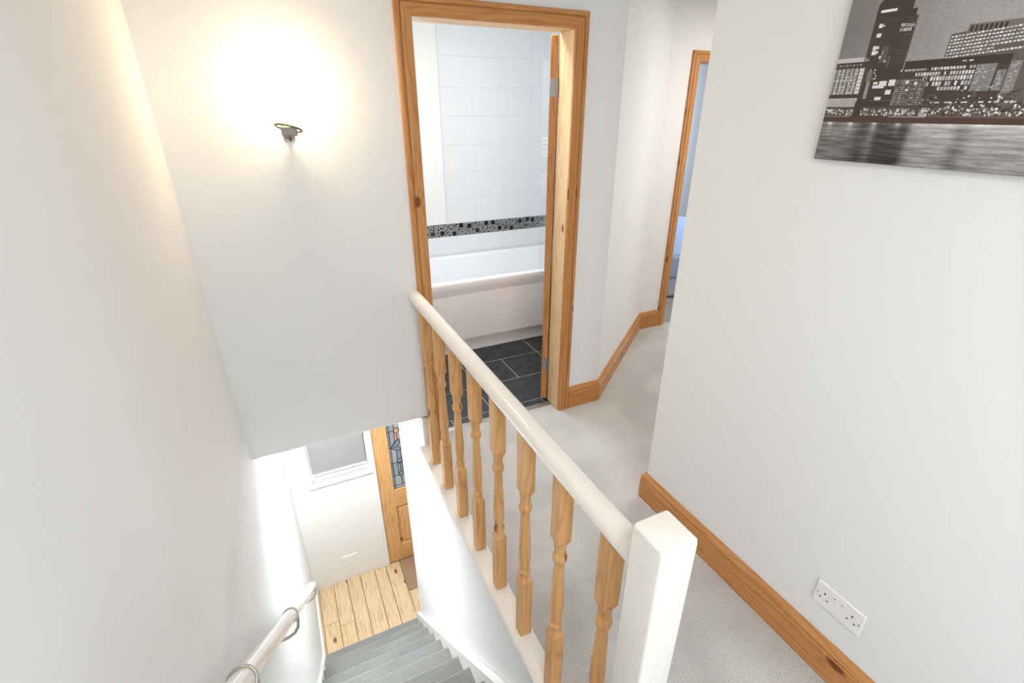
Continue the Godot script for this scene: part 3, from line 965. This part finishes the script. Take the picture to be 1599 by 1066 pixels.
# ------------------------------------------------------------------ stairs
func build_stairs() -> void:
	var s := thing("staircase", "straight flight of grey green carpeted stairs with white painted strings", "stairs", Vector3(0.093, FLOOR_HALL, -2.89))
	for k in 12:
		var y := 0.2 * (k + 1)
		var z := 0.2 * k
		var prof := PackedVector2Array()      # (height, depth)
		prof.append(Vector2(y - 0.2 if k > 0 else 0.0, z + 0.028))
		prof.append(Vector2(y - 0.034, z + 0.028))
		prof.append(Vector2(y - 0.030, z + 0.010))
		for i in 9:
			var t := -PI / 2 + PI * i / 8.0
			prof.append(Vector2(y - 0.015 + 0.015 * sin(t), z + 0.013 - 0.013 * cos(t)))
		prof.append(Vector2(y, z + 0.24))
		prof.append(Vector2(y - 0.2 if k > 0 else 0.0, z + 0.24))
		var mb := MB.new()
		mb.prism(prof, -0.372, 0.379 if k > 0 else 0.404)
		mb.move(Transform3D(Basis(Vector3(0, 1, 0), Vector3(1, 0, 0), Vector3(0, 0, 1)), Vector3.ZERO))
		mb.close(0)
		obj("step", mb, M.stair_carpet, s, 45.0)
	for x in [[-0.399, -0.372], [0.378, 0.412]]:
		var lo: float = 0.045 if x[0] < 0.0 else 0.0
		var sp := PackedVector2Array([Vector2(0.002, -0.03), Vector2(0.17 - lo, -0.045), Vector2(0.235 - lo, -0.015), Vector2(2.32 - lo, 2.07), Vector2(2.32 - lo, 2.38), Vector2(2.1, 2.38), Vector2(0.002, 0.30)])
		var mb := MB.new()
		mb.prism(sp, x[0], x[1])
		mb.move(Transform3D(Basis(Vector3(0, 1, 0), Vector3(1, 0, 0), Vector3(0, 0, 1)), Vector3.ZERO))
		mb.close(0)
		obj("string", mb, M.white, s)

# ------------------------------------------------------------------ room behind the far doorway
func build_far_room() -> void:
	struct("floor_bedroom", "pale carpet glimpsed through the far doorway", "carpet", B(2.5, 6.0, -0.15, 0.0, -6.0, -2.938), M.far_carpet)
	struct("wall_bedroom_left", "white wall at the left side of the far room", "wall", B(2.5, 2.6, 0, 2.4, -6.0, -3.06), M.wall)
	struct("wall_bedroom_back", "pale wall of the far room seen through the narrow gap", "wall", B(2.5, 6.12, 0, 2.4, -6.12, -6.0), M.wall)
	var r := MB.new()
	r.box(Vector3(6.0, -0.15, -6.0), Vector3(6.12, 0.8, -2.938))
	r.box(Vector3(6.0, 2.0, -6.0), Vector3(6.12, 2.4, -2.938))
	r.box(Vector3(6.0, 0.8, -3.85), Vector3(6.12, 2.0, -2.938))
	r.box(Vector3(6.0, 0.8, -6.0), Vector3(6.12, 2.0, -4.95))
	struct("wall_bedroom_right", "white wall with a window at the right side of the far room", "wall", r, M.wall)
	window("window_4", "white framed window of the far room", Vector3(6.05, 1.4, -4.4), 1.1, 1.2, PI / 2)
	var b := thing("bed", "bed under pale blue covers glimpsed through the far doorway", "bed", Vector3(4.0, 0, -4.3))
	obj("base", B(-0.7, 0.7, 0.02, 0.24, -0.92, 0.92, 0.02), plain(Color(0.66, 0.70, 0.76), 0.9), b)
	obj("mattress", B(-0.69, 0.69, 0.24, 0.38, -0.91, 0.91, 0.04), plain(Color(0.85, 0.86, 0.9), 0.9), b)
	obj("cover", B(-0.72, 0.72, 0.20, 0.44, -0.5, 0.94, 0.03), plain(Color(0.60, 0.67, 0.79), 0.9), b)
	obj("pillow", B(-0.4, 0.4, 0.38, 0.52, -0.88, -0.5, 0.05), plain(Color(0.9, 0.9, 0.93), 0.9), b)

# ------------------------------------------------------------------ balustrade
func build_balustrade() -> void:
	var b := thing("balustrade", "cream painted handrail and newel post on turned pine balusters along the landing edge", "balustrade", Vector3(0.5225, 0, -1.3))
	# capping board on the well wall
	var cp := PackedVector2Array([Vector2(-0.044, -0.026), Vector2(-0.0475, -0.020), Vector2(-0.0485, -0.012), Vector2(-0.0475, -0.004), Vector2(-0.043, 0.002), Vector2(0.028, 0.002), Vector2(0.030, 0.0), Vector2(0.030, -0.026)])
	var mb := MB.new().prism(flip(cp), -0.9, 0.867)
	var o := obj("capping", mb, M.satin, b)
	o.transform = along_z()
	# handrail
	var rail := PackedVector2Array()
	for q in [[-0.0225, 0.851], [-0.0255, 0.854], [-0.0255, 0.861], [-0.0285, 0.864], [-0.0290, 0.871], [-0.0275, 0.879], [-0.0235, 0.887], [-0.017, 0.893], [-0.009, 0.8965], [0, 0.8975], [0.009, 0.8965], [0.017, 0.893], [0.0235, 0.887], [0.0275, 0.879], [0.0290, 0.871], [0.0285, 0.864], [0.0255, 0.861], [0.0255, 0.854], [0.0225, 0.851]]: rail.append(Vector2(q[0], q[1]))
	var hr := obj("handrail", MB.new().prism(flip(rail), -0.80, 0.867), M.gloss, b, 40.0)
	hr.transform = along_z()
	# newel
	obj("newel_post", B(-0.043, 0.043, 0.003, 0.985, 0.796, 0.882, 0.009), M.gloss, b, 60.0)
	# balusters: turned between two square blocks
	var bl := MB.new()
	for s in [[0.0, 0.262], [0.640, 0.851]]:
		bl.box(Vector3(-0.0205, s[0], -0.0205), Vector3(0.0205, s[1], 0.0205), 0.0012)
	# shoulders of the blocks slope in to the turned length
	for q in [[0.262, 0.277], [0.640, 0.622]]:
		var st := bl.p.size()
		var r0 := 0.0203
		var r1 := 0.0140
		var a := []
		var c := []
		for k in [[-1, -1], [1, -1], [1, 1], [-1, 1]]:
			a.append(Vector3(k[0] * r0, q[0], k[1] * r0))
			c.append(Vector3(k[0] * r1, q[1], k[1] * r1))
		for k in 4: bl.quad(a[k], a[(k + 1) % 4], c[(k + 1) % 4], c[k])
		bl.quad(a[0], a[3], a[2], a[1])
		bl.quad(c[0], c[1], c[2], c[3])
		bl.close(st)
	var prof := [Vector2(0, 0.266), Vector2(0.0178, 0.266), Vector2(0.0175, 0.280), Vector2(0.0162, 0.286), Vector2(0.0182, 0.289), Vector2(0.0198, 0.295), Vector2(0.0198, 0.300), Vector2(0.0182, 0.306), Vector2(0.0150, 0.309), Vector2(0.0146, 0.314), Vector2(0.0160, 0.320), Vector2(0.0180, 0.334), Vector2(0.0194, 0.354), Vector2(0.0198, 0.376), Vector2(0.0192, 0.402), Vector2(0.0178, 0.440), Vector2(0.0162, 0.480), Vector2(0.0148, 0.520), Vector2(0.0138, 0.550), Vector2(0.0142, 0.556), Vector2(0.0180, 0.559), Vector2(0.0200, 0.565), Vector2(0.0205, 0.572), Vector2(0.0200, 0.579), Vector2(0.0180, 0.585), Vector2(0.0158, 0.588), Vector2(0.0155, 0.594), Vector2(0.0162, 0.604), Vector2(0.0180, 0.620), Vector2(0.0188, 0.632), Vector2(0, 0.634)]
	bl.lathe(prof, 24)
	var mesh := bl.mesh(35.0)
	for k in 8:
		var i := MeshInstance3D.new()
		i.mesh = mesh
		i.material_override = M.baluster[k % 4]
		i.position = Vector3(0, 0.001, -2.01 + 0.2025 * k + 1.3)
		i.rotation.y = PI / 2 * ((k * 3) % 4)
		put(i, "baluster", b)

# outline (x, height) -> prism (x, z) swept along y, then y laid along world z
func flip(q: PackedVector2Array) -> PackedVector2Array:
	var r := PackedVector2Array()
	for v in q: r.append(Vector2(v.x, v.y))
	return r

func along_z() -> Transform3D:
	# local x stays, local z (height) -> up, local y (length) -> -z, from the near end
	return Transform3D(Basis(Vector3(1, 0, 0), Vector3(0, 0, -1), Vector3(0, 1, 0)), Vector3.ZERO)

# ------------------------------------------------------------------ wall lamp
func build_wall_lamp() -> void:
	var at := Vector3(0.103, 1.59, -2.085)
	var l := thing("wall_lamp", "lit wall lamp with a round glass shade on a brushed metal bracket", "wall lamp", at)
	obj("back_plate", B(-0.02, 0.02, -0.03, 0.03, -0.082, -0.072, 0.003), M.nickel, l)
	obj("arm", MB.new().tube([Vector3(0, -0.005, -0.074), Vector3(0, -0.005, 0.0)], 0.009, 12), M.nickel, l)
	obj("holder", B(-0.026, 0.026, -0.017, 0.016, -0.020, 0.020, 0.003), M.nickel, l)
	var ring := []
	for i in 33:
		var t := TAU * i / 32.0
		ring.append(Vector3(0.043 * cos(t), 0.010 - 0.011 * cos(t) + 0.009 * sin(t), 0.036 * sin(t)))
	obj("ring", MB.new().tube(ring, 0.0042, 8), M.nickel, l)
	obj("finial", MB.new().lathe([Vector2(0, -0.036), Vector2(0.006, -0.033), Vector2(0.0075, -0.027), Vector2(0.004, -0.021), Vector2(0.004, -0.016), Vector2(0, -0.016)], 14), M.nickel, l)
	var sg := plain(Color(1.0, 0.97, 0.92), 0.3)
	sg.emission_enabled = true
	sg.emission = Color(1.0, 0.90, 0.74)
	sg.emission_energy_multiplier = 2.2
	obj("shade", MB.new().lathe([Vector2(0, 0.016), Vector2(0.012, 0.016), Vector2(0.016, 0.03), Vector2(0.024, 0.046), Vector2(0.036, 0.062), Vector2(0.047, 0.085), Vector2(0.054, 0.112), Vector2(0.056, 0.135), Vector2(0.053, 0.160), Vector2(0.045, 0.182), Vector2(0.030, 0.198), Vector2(0.012, 0.205), Vector2(0, 0.206)], 32), sg, l, 60.0)
	var o := OmniLight3D.new()
	o.light_color = Color(1.0, 0.88, 0.70)
	o.light_energy = 0.13
	o.light_size = 0.04
	o.omni_range = 10.0
	o.omni_attenuation = 2.0
	o.shadow_enabled = true
	o.position = Vector3(0, 0.13, 0)
	put(o, "bulb_light", l)

# ------------------------------------------------------------------ canvas
const PX := 1500.0
var pic: Image

func pr(s0: float, t0: float, s1: float, t1: float, g: float, warm := 1.0) -> void:
	# a rectangle on the print, metres from its lower left corner
	var x0 := int(round(s0 * PX))
	var x1 := int(round(s1 * PX))
	var y0 := int(round((0.6 - t1) * PX))
	var y1 := int(round((0.6 - t0) * PX))
	pic.fill_rect(Rect2i(x0, y0, maxi(1, x1 - x0), maxi(1, y1 - y0)), tone(g, warm))

func tone(g: float, warm := 1.0) -> Color:
	# the print's blacks are brownish, its lights neutral
	var k := (1.0 - g) * 0.085 * warm
	return Color(clampf(g + k, 0, 1), clampf(g + k * 0.25, 0, 1), clampf(g - k * 0.2, 0, 1))

func pwin(s0: float, t0: float, s1: float, t1: float, nx: int, ny: int, fillx: float, filly: float, lit: float, r: RandomNumberGenerator, slope := 0.0) -> void:
	var dx := (s1 - s0) / nx
	var dy := (t1 - t0) / ny
	for j in ny:
		for i in nx:
			if r.randf() > lit: continue
			var x := s0 + dx * i
			var y := t0 + dy * j + slope * (x - s0)
			pr(x, y, x + dx * fillx, y + dy * filly, r.randf_range(0.66, 0.96), 0.4)

func build_canvas() -> void:
	var r := RandomNumberGenerator.new()
	r.seed = 9
	var W := 1350
	var H := 900
	pic = Image.create(W, H, false, Image.FORMAT_RGB8)
	# sky
	var n := FastNoiseLite.new()
	n.seed = 5
	n.frequency = 0.004
	for y in H:
		for x in W:
			var u := float(x) / W
			var v := 1.0 - float(y) / H
			var g := 0.50 + 0.17 * exp(-pow((u - 0.34) / 0.2, 2.0)) - 0.05 * v + 0.02 * n.get_noise_2d(x, y)
			pic.set_pixel(x, y, tone(g + r.randf_range(-0.015, 0.015), 0.5))
	# right curved office block, stepped
	for i in 44:
		var s := 0.229 + i * 0.006
		var top := 0.256 + minf(s - 0.229, 0.14) * 0.10
		pr(s, 0.10, s + 0.007, top, 0.34)
	pr(0.256, 0.256, 0.5, 0.270, 0.42)
	for i in 8: pr(0.260 + i * 0.0078, 0.257, 0.2645 + i * 0.0078, 0.267, 0.17)
	for j in 7:
		for i in 40:
			if j == 1 and i > 12 and i < 26: continue
			var s := 0.231 + i * 0.0062
			var t := 0.212 + j * 0.0062 + (s - 0.231) * 0.07
			pr(s, t, s + 0.0046, t + 0.0031, r.randf_range(0.7, 0.98), 0.4)
	# block behind on the far right
	pr(0.50, 0.10, 0.62, 0.38, 0.24)
	pwin(0.505, 0.12, 0.615, 0.37, 16, 30, 0.6, 0.45, 0.6, r)
	pr(0.66, 0.10, 0.88, 0.30, 0.28)
	pwin(0.665, 0.12, 0.875, 0.295, 28, 20, 0.6, 0.45, 0.6, r)
	# tower
	pr(0.066, 0.10, 0.155, 0.30, 0.215)
	for i in 40:
		var t := 0.30 + i * 0.001
		var a := 0.066 + (0.0 if i < 25 else 0.012 * pow((i - 25) / 15.0, 2.0))
		pr(a, t, 0.150 - (0.010 if i > 12 else 0.0), t + 0.0012, 0.205)
	pr(0.080, 0.34, 0.138, 0.352, 0.2)
	pr(0.074, 0.313, 0.108, 0.3185, 0.93, 0.3)
	for q in [[0.078, 0.284, 0.086, 0.292], [0.087, 0.286, 0.091, 0.289], [0.078, 0.265, 0.088, 0.273], [0.077, 0.241, 0.0845, 0.249], [0.0855, 0.242, 0.0905, 0.248], [0.077, 0.231, 0.087, 0.2395], [0.088, 0.233, 0.091, 0.238]]: pr(q[0], q[1], q[2], q[3], 0.9, 0.3)
	for i in 7:
		pr(0.126 + i * 0.004, 0.282 - i * 0.0004, 0.1288 + i * 0.004, 0.2875 - i * 0.0004, r.randf_range(0.7, 0.95), 0.3)
		if i < 6: pr(0.126 + i * 0.004, 0.272, 0.1288 + i * 0.004, 0.2785, r.randf_range(0.6, 0.9), 0.3)
	for i in 18:
		var t := 0.215 + i * 0.0062
		if t < 0.298: pr(0.135, t, 0.155 + 0.002 * (i % 2), t + 0.0012, 0.30)
	for i in 14: pr(0.098 + r.randf() * 0.03, 0.2 + r.randf() * 0.05, 0.101 + r.randf() * 0.03, 0.203 + r.randf() * 0.05, 0.33)
	for q in [[0.096, 0.222, 0.101, 0.228], [0.110, 0.214, 0.113, 0.219], [0.101, 0.230, 0.1025, 0.238]]: pr(q[0], q[1], q[2], q[3], 0.8, 0.3)
	# left office with a pale roof
	pr(0.0, 0.119, 0.076, 0.220, 0.23)
	pr(0.0, 0.219, 0.064, 0.228, 0.76, 0.4)
	for i in 20: pr(0.064 + i * 0.0006, 0.219, 0.0655 + i * 0.0006, 0.228 - i * 0.0003, 0.5)
	for i in 8: pr(0.002 + i * 0.008, 0.2105, 0.005 + i * 0.008, 0.2145, 0.7 if i % 2 else 0.5, 0.4)
	pr(0.0, 0.150, 0.072, 0.206, 0.62, 0.4)
	for i in 6: pr(0.004 + i * 0.0105, 0.150, 0.0075 + i * 0.0105, 0.206, 0.33)
	pwin(0.002, 0.152, 0.06, 0.206, 12, 8, 0.45, 0.5, 0.55, r)
	for j in 7: pr(0.061, 0.152 + j * 0.0078, 0.070, 0.1575 + j * 0.0078, 0.86, 0.3)
	pr(0.0, 0.142, 0.076, 0.150, 0.2)
	pr(0.0, 0.122, 0.072, 0.142, 0.70, 0.4)
	for i in 12: pr(0.005 + i * 0.0055, 0.122, 0.0062 + i * 0.0055, 0.141, 0.5)
	# long middle block with rows of lit windows
	pr(0.150, 0.120, 0.345, 0.196, 0.22)
	pr(0.157, 0.196, 0.345, 0.213, 0.185)
	pwin(0.135, 0.1925, 0.205, 0.197, 16, 1, 0.6, 1.0, 0.75, r)
	pwin(0.207, 0.192, 0.293, 0.1975, 15, 1, 0.7, 1.0, 0.9, r)
	pwin(0.185, 0.182, 0.293, 0.1885, 20, 1, 0.72, 1.0, 0.9, r)
	pwin(0.195, 0.172, 0.293, 0.180, 18, 1, 0.75, 1.0, 0.92, r)
	pwin(0.165, 0.162, 0.293, 0.170, 22, 1, 0.75, 1.0, 0.7, r)
	pwin(0.235, 0.153, 0.290, 0.160, 9, 1, 0.75, 1.0, 0.9, r)
	pwin(0.265, 0.2045, 0.285, 0.2075, 5, 1, 0.7, 1.0, 0.8, r)
	# glazed bays at the right of it
	for q in [[0.293, 0.150, 0.326, 0.198], [0.329, 0.150, 0.344, 0.186], [0.346, 0.145, 0.364, 0.200]]:
		pr(q[0], q[1], q[2], q[3], 0.50, 0.5)
		for i in 60:
			var a := r.randf_range(q[0], q[2] - 0.004)
			var t := r.randf_range(q[1], q[3] - 0.002)
			pr(a, t, a + r.randf_range(0.002, 0.006), t + 0.0012, r.randf_range(0.35, 0.85), 0.4)
	# dark low range with a glass front
	pr(0.078, 0.124, 0.152, 0.204, 0.20)
	pr(0.080, 0.176, 0.092, 0.198, 0.42)
	pwin(0.080, 0.180, 0.104, 0.204, 5, 4, 0.6, 0.6, 0.45, r)
	pr(0.084, 0.140, 0.092, 0.176, 0.56, 0.5)
	pr(0.150, 0.124, 0.212, 0.178, 0.29)
	pwin(0.150, 0.126, 0.212, 0.178, 22, 12, 0.35, 0.5, 0.7, r)
	for q in [[0.113, 0.165, 0.130, 0.176], [0.134, 0.165, 0.148, 0.178], [0.132, 0.148, 0.144, 0.157], [0.100, 0.170, 0.110, 0.175], [0.100, 0.161, 0.126, 0.168], [0.112, 0.137, 0.126, 0.143], [0.170, 0.168, 0.176, 0.175], [0.188, 0.165, 0.194, 0.171], [0.174, 0.153, 0.179, 0.157]]: pr(q[0], q[1], q[2], q[3], 0.88, 0.3)
	pr(0.1, 0.1345, 0.21, 0.1355, 0.5)
	# trees and the lights among them
	for i in 1500:
		var s := 0.205 + r.randf() * 0.68
		var t := 0.104 + r.randf() * 0.046 * (0.55 + 0.45 * sin(s * 90.0))
		pr(s, t, s + r.randf_range(0.002, 0.006), t + r.randf_range(0.0015, 0.005), r.randf_range(0.14, 0.36))
	for i in 420:
		var s := 0.205 + r.randf() * 0.68
		var t := 0.106 + r.randf() * r.randf() * 0.055
		dot_light(s, t, r.randf_range(0.0009, 0.0025), r.randf_range(0.6, 1.0))
	for i in 60:
		var s := 0.225 + r.randf() * 0.65
		pr(s, 0.1285, s + r.randf_range(0.003, 0.008), 0.1315, r.randf_range(0.75, 1.0), 0.3)
	pr(0.0, 0.103, 0.215, 0.123, 0.26)
	for i in 200: dot_light(r.randf() * 0.205, 0.105 + r.randf() * 0.013, r.randf_range(0.0008, 0.0024), r.randf_range(0.45, 1.0))
	pr(0.07, 0.098, 0.088, 0.135, 0.2)
	# print grain over the buildings
	for y in range(330, 760):
		for x in range(0, 760):
			var c0 := pic.get_pixel(x, y)
			var k := 1.0 + r.randf_range(-0.14, 0.14)
			pic.set_pixel(x, y, Color(c0.r * k, c0.g * k, c0.b * k))
	# embankment
	pr(0.0, 0.089, 0.9, 0.1005, 0.20, 1.6)
	# water with smeared reflections
	var wn := FastNoiseLite.new()
	wn.seed = 21
	wn.frequency = 0.012
	wn.fractal_octaves = 4
	var rows := int(0.089 * PX)
	for yy in rows:
		var depth := float(yy) / rows
		for x in W:
			var s := x / PX
			var g := 0.50 - 0.10 * depth
			g += 0.20 * smoothstep(0.19, 0.24, s) * (1.0 - 0.3 * depth)
			g -= 0.17 * exp(-pow((s - 0.105) / 0.020, 2.0))
			g -= 0.21 * (smoothstep(0.125, 0.145, s) - smoothstep(0.195, 0.215, s))
			g -= 0.14 * exp(-pow((s - 0.305) / 0.016, 2.0))
			g += 0.17 * wn.get_noise_2d(x * 0.55, yy * 6.0) + 0.06 * wn.get_noise_2d(x * 3.0, yy * 20.0)
			var streak := exp(-depth * 9.0)
			for q in [0.02, 0.072, 0.128, 0.180]: g += 0.42 * streak * exp(-pow((s - q) / 0.006, 2.0))
			if s > 0.21: g += 0.28 * exp(-depth * 22.0) * (0.6 + 0.4 * wn.get_noise_2d(x * 3.0, 0.0))
			pic.set_pixel(x, H - rows + yy, tone(clampf(g, 0.12, 0.97), 0.5))

	var c := thing("canvas_print", "unframed black and white canvas of a lit city waterfront at night", "picture", Vector3(XR, 1.541, -0.898))
	obj("stretched_canvas", B(-0.0195, -0.001, 0.0, 0.6, 0.0, 0.9, 0.002), plain(Color(0.40, 0.39, 0.38), 0.8), c)
	var m := plain(Color.WHITE, 0.75)
	m.albedo_texture = ImageTexture.create_from_image(pic)
	var q := MeshInstance3D.new()
	var qm := QuadMesh.new()
	qm.size = Vector2(0.898, 0.598)
	q.mesh = qm
	q.material_override = m
	q.rotation.y = -PI / 2
	q.position = Vector3(-0.0202, 0.3, 0.45)
	put(q, "print", c)

func dot_light(s: float, t: float, rad: float, g: float) -> void:
	var cx := s * PX
	var cy := (0.6 - t) * PX
	var k := rad * PX
	for y in range(int(cy - k), int(cy + k) + 1):
		for x in range(int(cx - k), int(cx + k) + 1):
			if Vector2(x - cx, y - cy).length() <= k and x >= 0 and y >= 0 and x < 1350 and y < 900:
				pic.set_pixel(x, y, tone(g, 0.3))

# ------------------------------------------------------------------ sockets
func socket(label: String, at: Vector3, turn: float) -> void:
	# faces local +z; 146 x 86 double outlet
	var s := thing("double_socket", label, "socket", at, "white double sockets")
	s.rotation.y = turn
	obj("plate", B(-0.073, 0.073, -0.043, 0.043, 0.0, 0.009, 0.003), M.plastic, s)
	for k in [-1.0, 1.0]:
		var ox: float = k * 0.042
		var hl := MB.new()
		hl.box(Vector3(ox - 0.002, 0.006, 0.0088), Vector3(ox + 0.002, 0.0135, 0.0094))
		for e in [-0.011, 0.011]:
			hl.box(Vector3(ox + e - 0.0032, -0.0125, 0.0088), Vector3(ox + e + 0.0032, -0.0085, 0.0094))
		obj("pin_holes", hl, M.dark, s)
		var sw := obj("switch", B(-0.0055, 0.0055, -0.009, 0.009, 0.008, 0.0125, 0.0015), M.plastic, s)
		sw.position = Vector3(k * 0.011, 0.022, 0)
		sw.rotation.x = 0.12
		var mk := obj("red_mark", B(-0.003, 0.003, 0.0035, 0.006, 0.0123, 0.0128), M.red, sw)
		mk.set_meta("label", "small red switch mark")
	obj("screw", MB.new().lathe([Vector2(0, 0.0088), Vector2(0.003, 0.0088), Vector2(0.0025, 0.0098), Vector2(0, 0.0099)], 12, Vector3(0, 0, 0)).move(Transform3D(Basis(Vector3.RIGHT, PI / 2), Vector3(0.064, 0, 0.0))), M.steel, s)
	obj("screw", MB.new().lathe([Vector2(0, 0.0088), Vector2(0.003, 0.0088), Vector2(0.0025, 0.0098), Vector2(0, 0.0099)], 12, Vector3(0, 0, 0)).move(Transform3D(Basis(Vector3.RIGHT, PI / 2), Vector3(-0.064, 0, 0.0))), M.steel, s)

func build_sockets() -> void:
	socket("white double socket on the right wall above the long skirting board", Vector3(XR, 0.289, -0.475), -PI / 2)
	socket("white double socket low on the bright hall wall beneath the blind", Vector3(0.04, -2.235, ZF), 0.0)

# ------------------------------------------------------------------ handrail on the left wall
func build_handrail() -> void:
	var a := Vector3(-0.236, -1.25, -2.644)
	var dir := Vector3(0, 0.577 + 1.25, -0.809 + 2.644).normalized()
	var h := thing("wall_handrail", "round white handrail on metal brackets along the left stair wall", "handrail", Vector3(XL, -1.25, -2.644))
	var o := a - h.position
	var path := [o - dir * 0.06]
	for i in 12: path.append(o + dir * 0.30 * i)
	obj("rail", MB.new().tube(path, 0.025, 24), M.white_gloss, h, 60.0)
	for t in [0.09, 1.56, 2.62]:
		var c: Vector3 = o + dir * t
		var br := MB.new()
		var side := Vector3(1, 0, 0)
		var up := side.cross(dir).normalized()
		if up.y < 0: up = -up
		var ring := []
		for i in 25:
			var g := TAU * i / 24.0
			ring.append(c + side * cos(g) * 0.0275 + up * sin(g) * 0.0275)
		br.tube(ring, 0.0038, 8)
		# curved arm from the ring's room side down and back to the wall
		var arm := [c + Vector3(0.024, -0.014, 0), c + Vector3(0.021, -0.045, 0), c + Vector3(0.016, -0.075, 0), c + Vector3(0.0, -0.102, 0.0), c + Vector3(-0.025, -0.115, 0), c + Vector3(-0.050, -0.118, 0), c + Vector3(-0.0725, -0.118, 0)]
		br.tube(arm, 0.0062, 10)
		br.lathe([Vector2(0, -0.002), Vector2(0.017, -0.002), Vector2(0.016, 0.003), Vector2(0.009, 0.006), Vector2(0, 0.007)], 18)
		var st := br.p.size() - 18 * 3 * 6
		for k in range(st, br.p.size()):
			var v := br.p[k]
			br.p[k] = Vector3(v.y, v.x, v.z) + Vector3(0.001, c.y - 0.118, c.z)
		br.close(st)
		obj("bracket", br, M.bracket, h, 50.0)
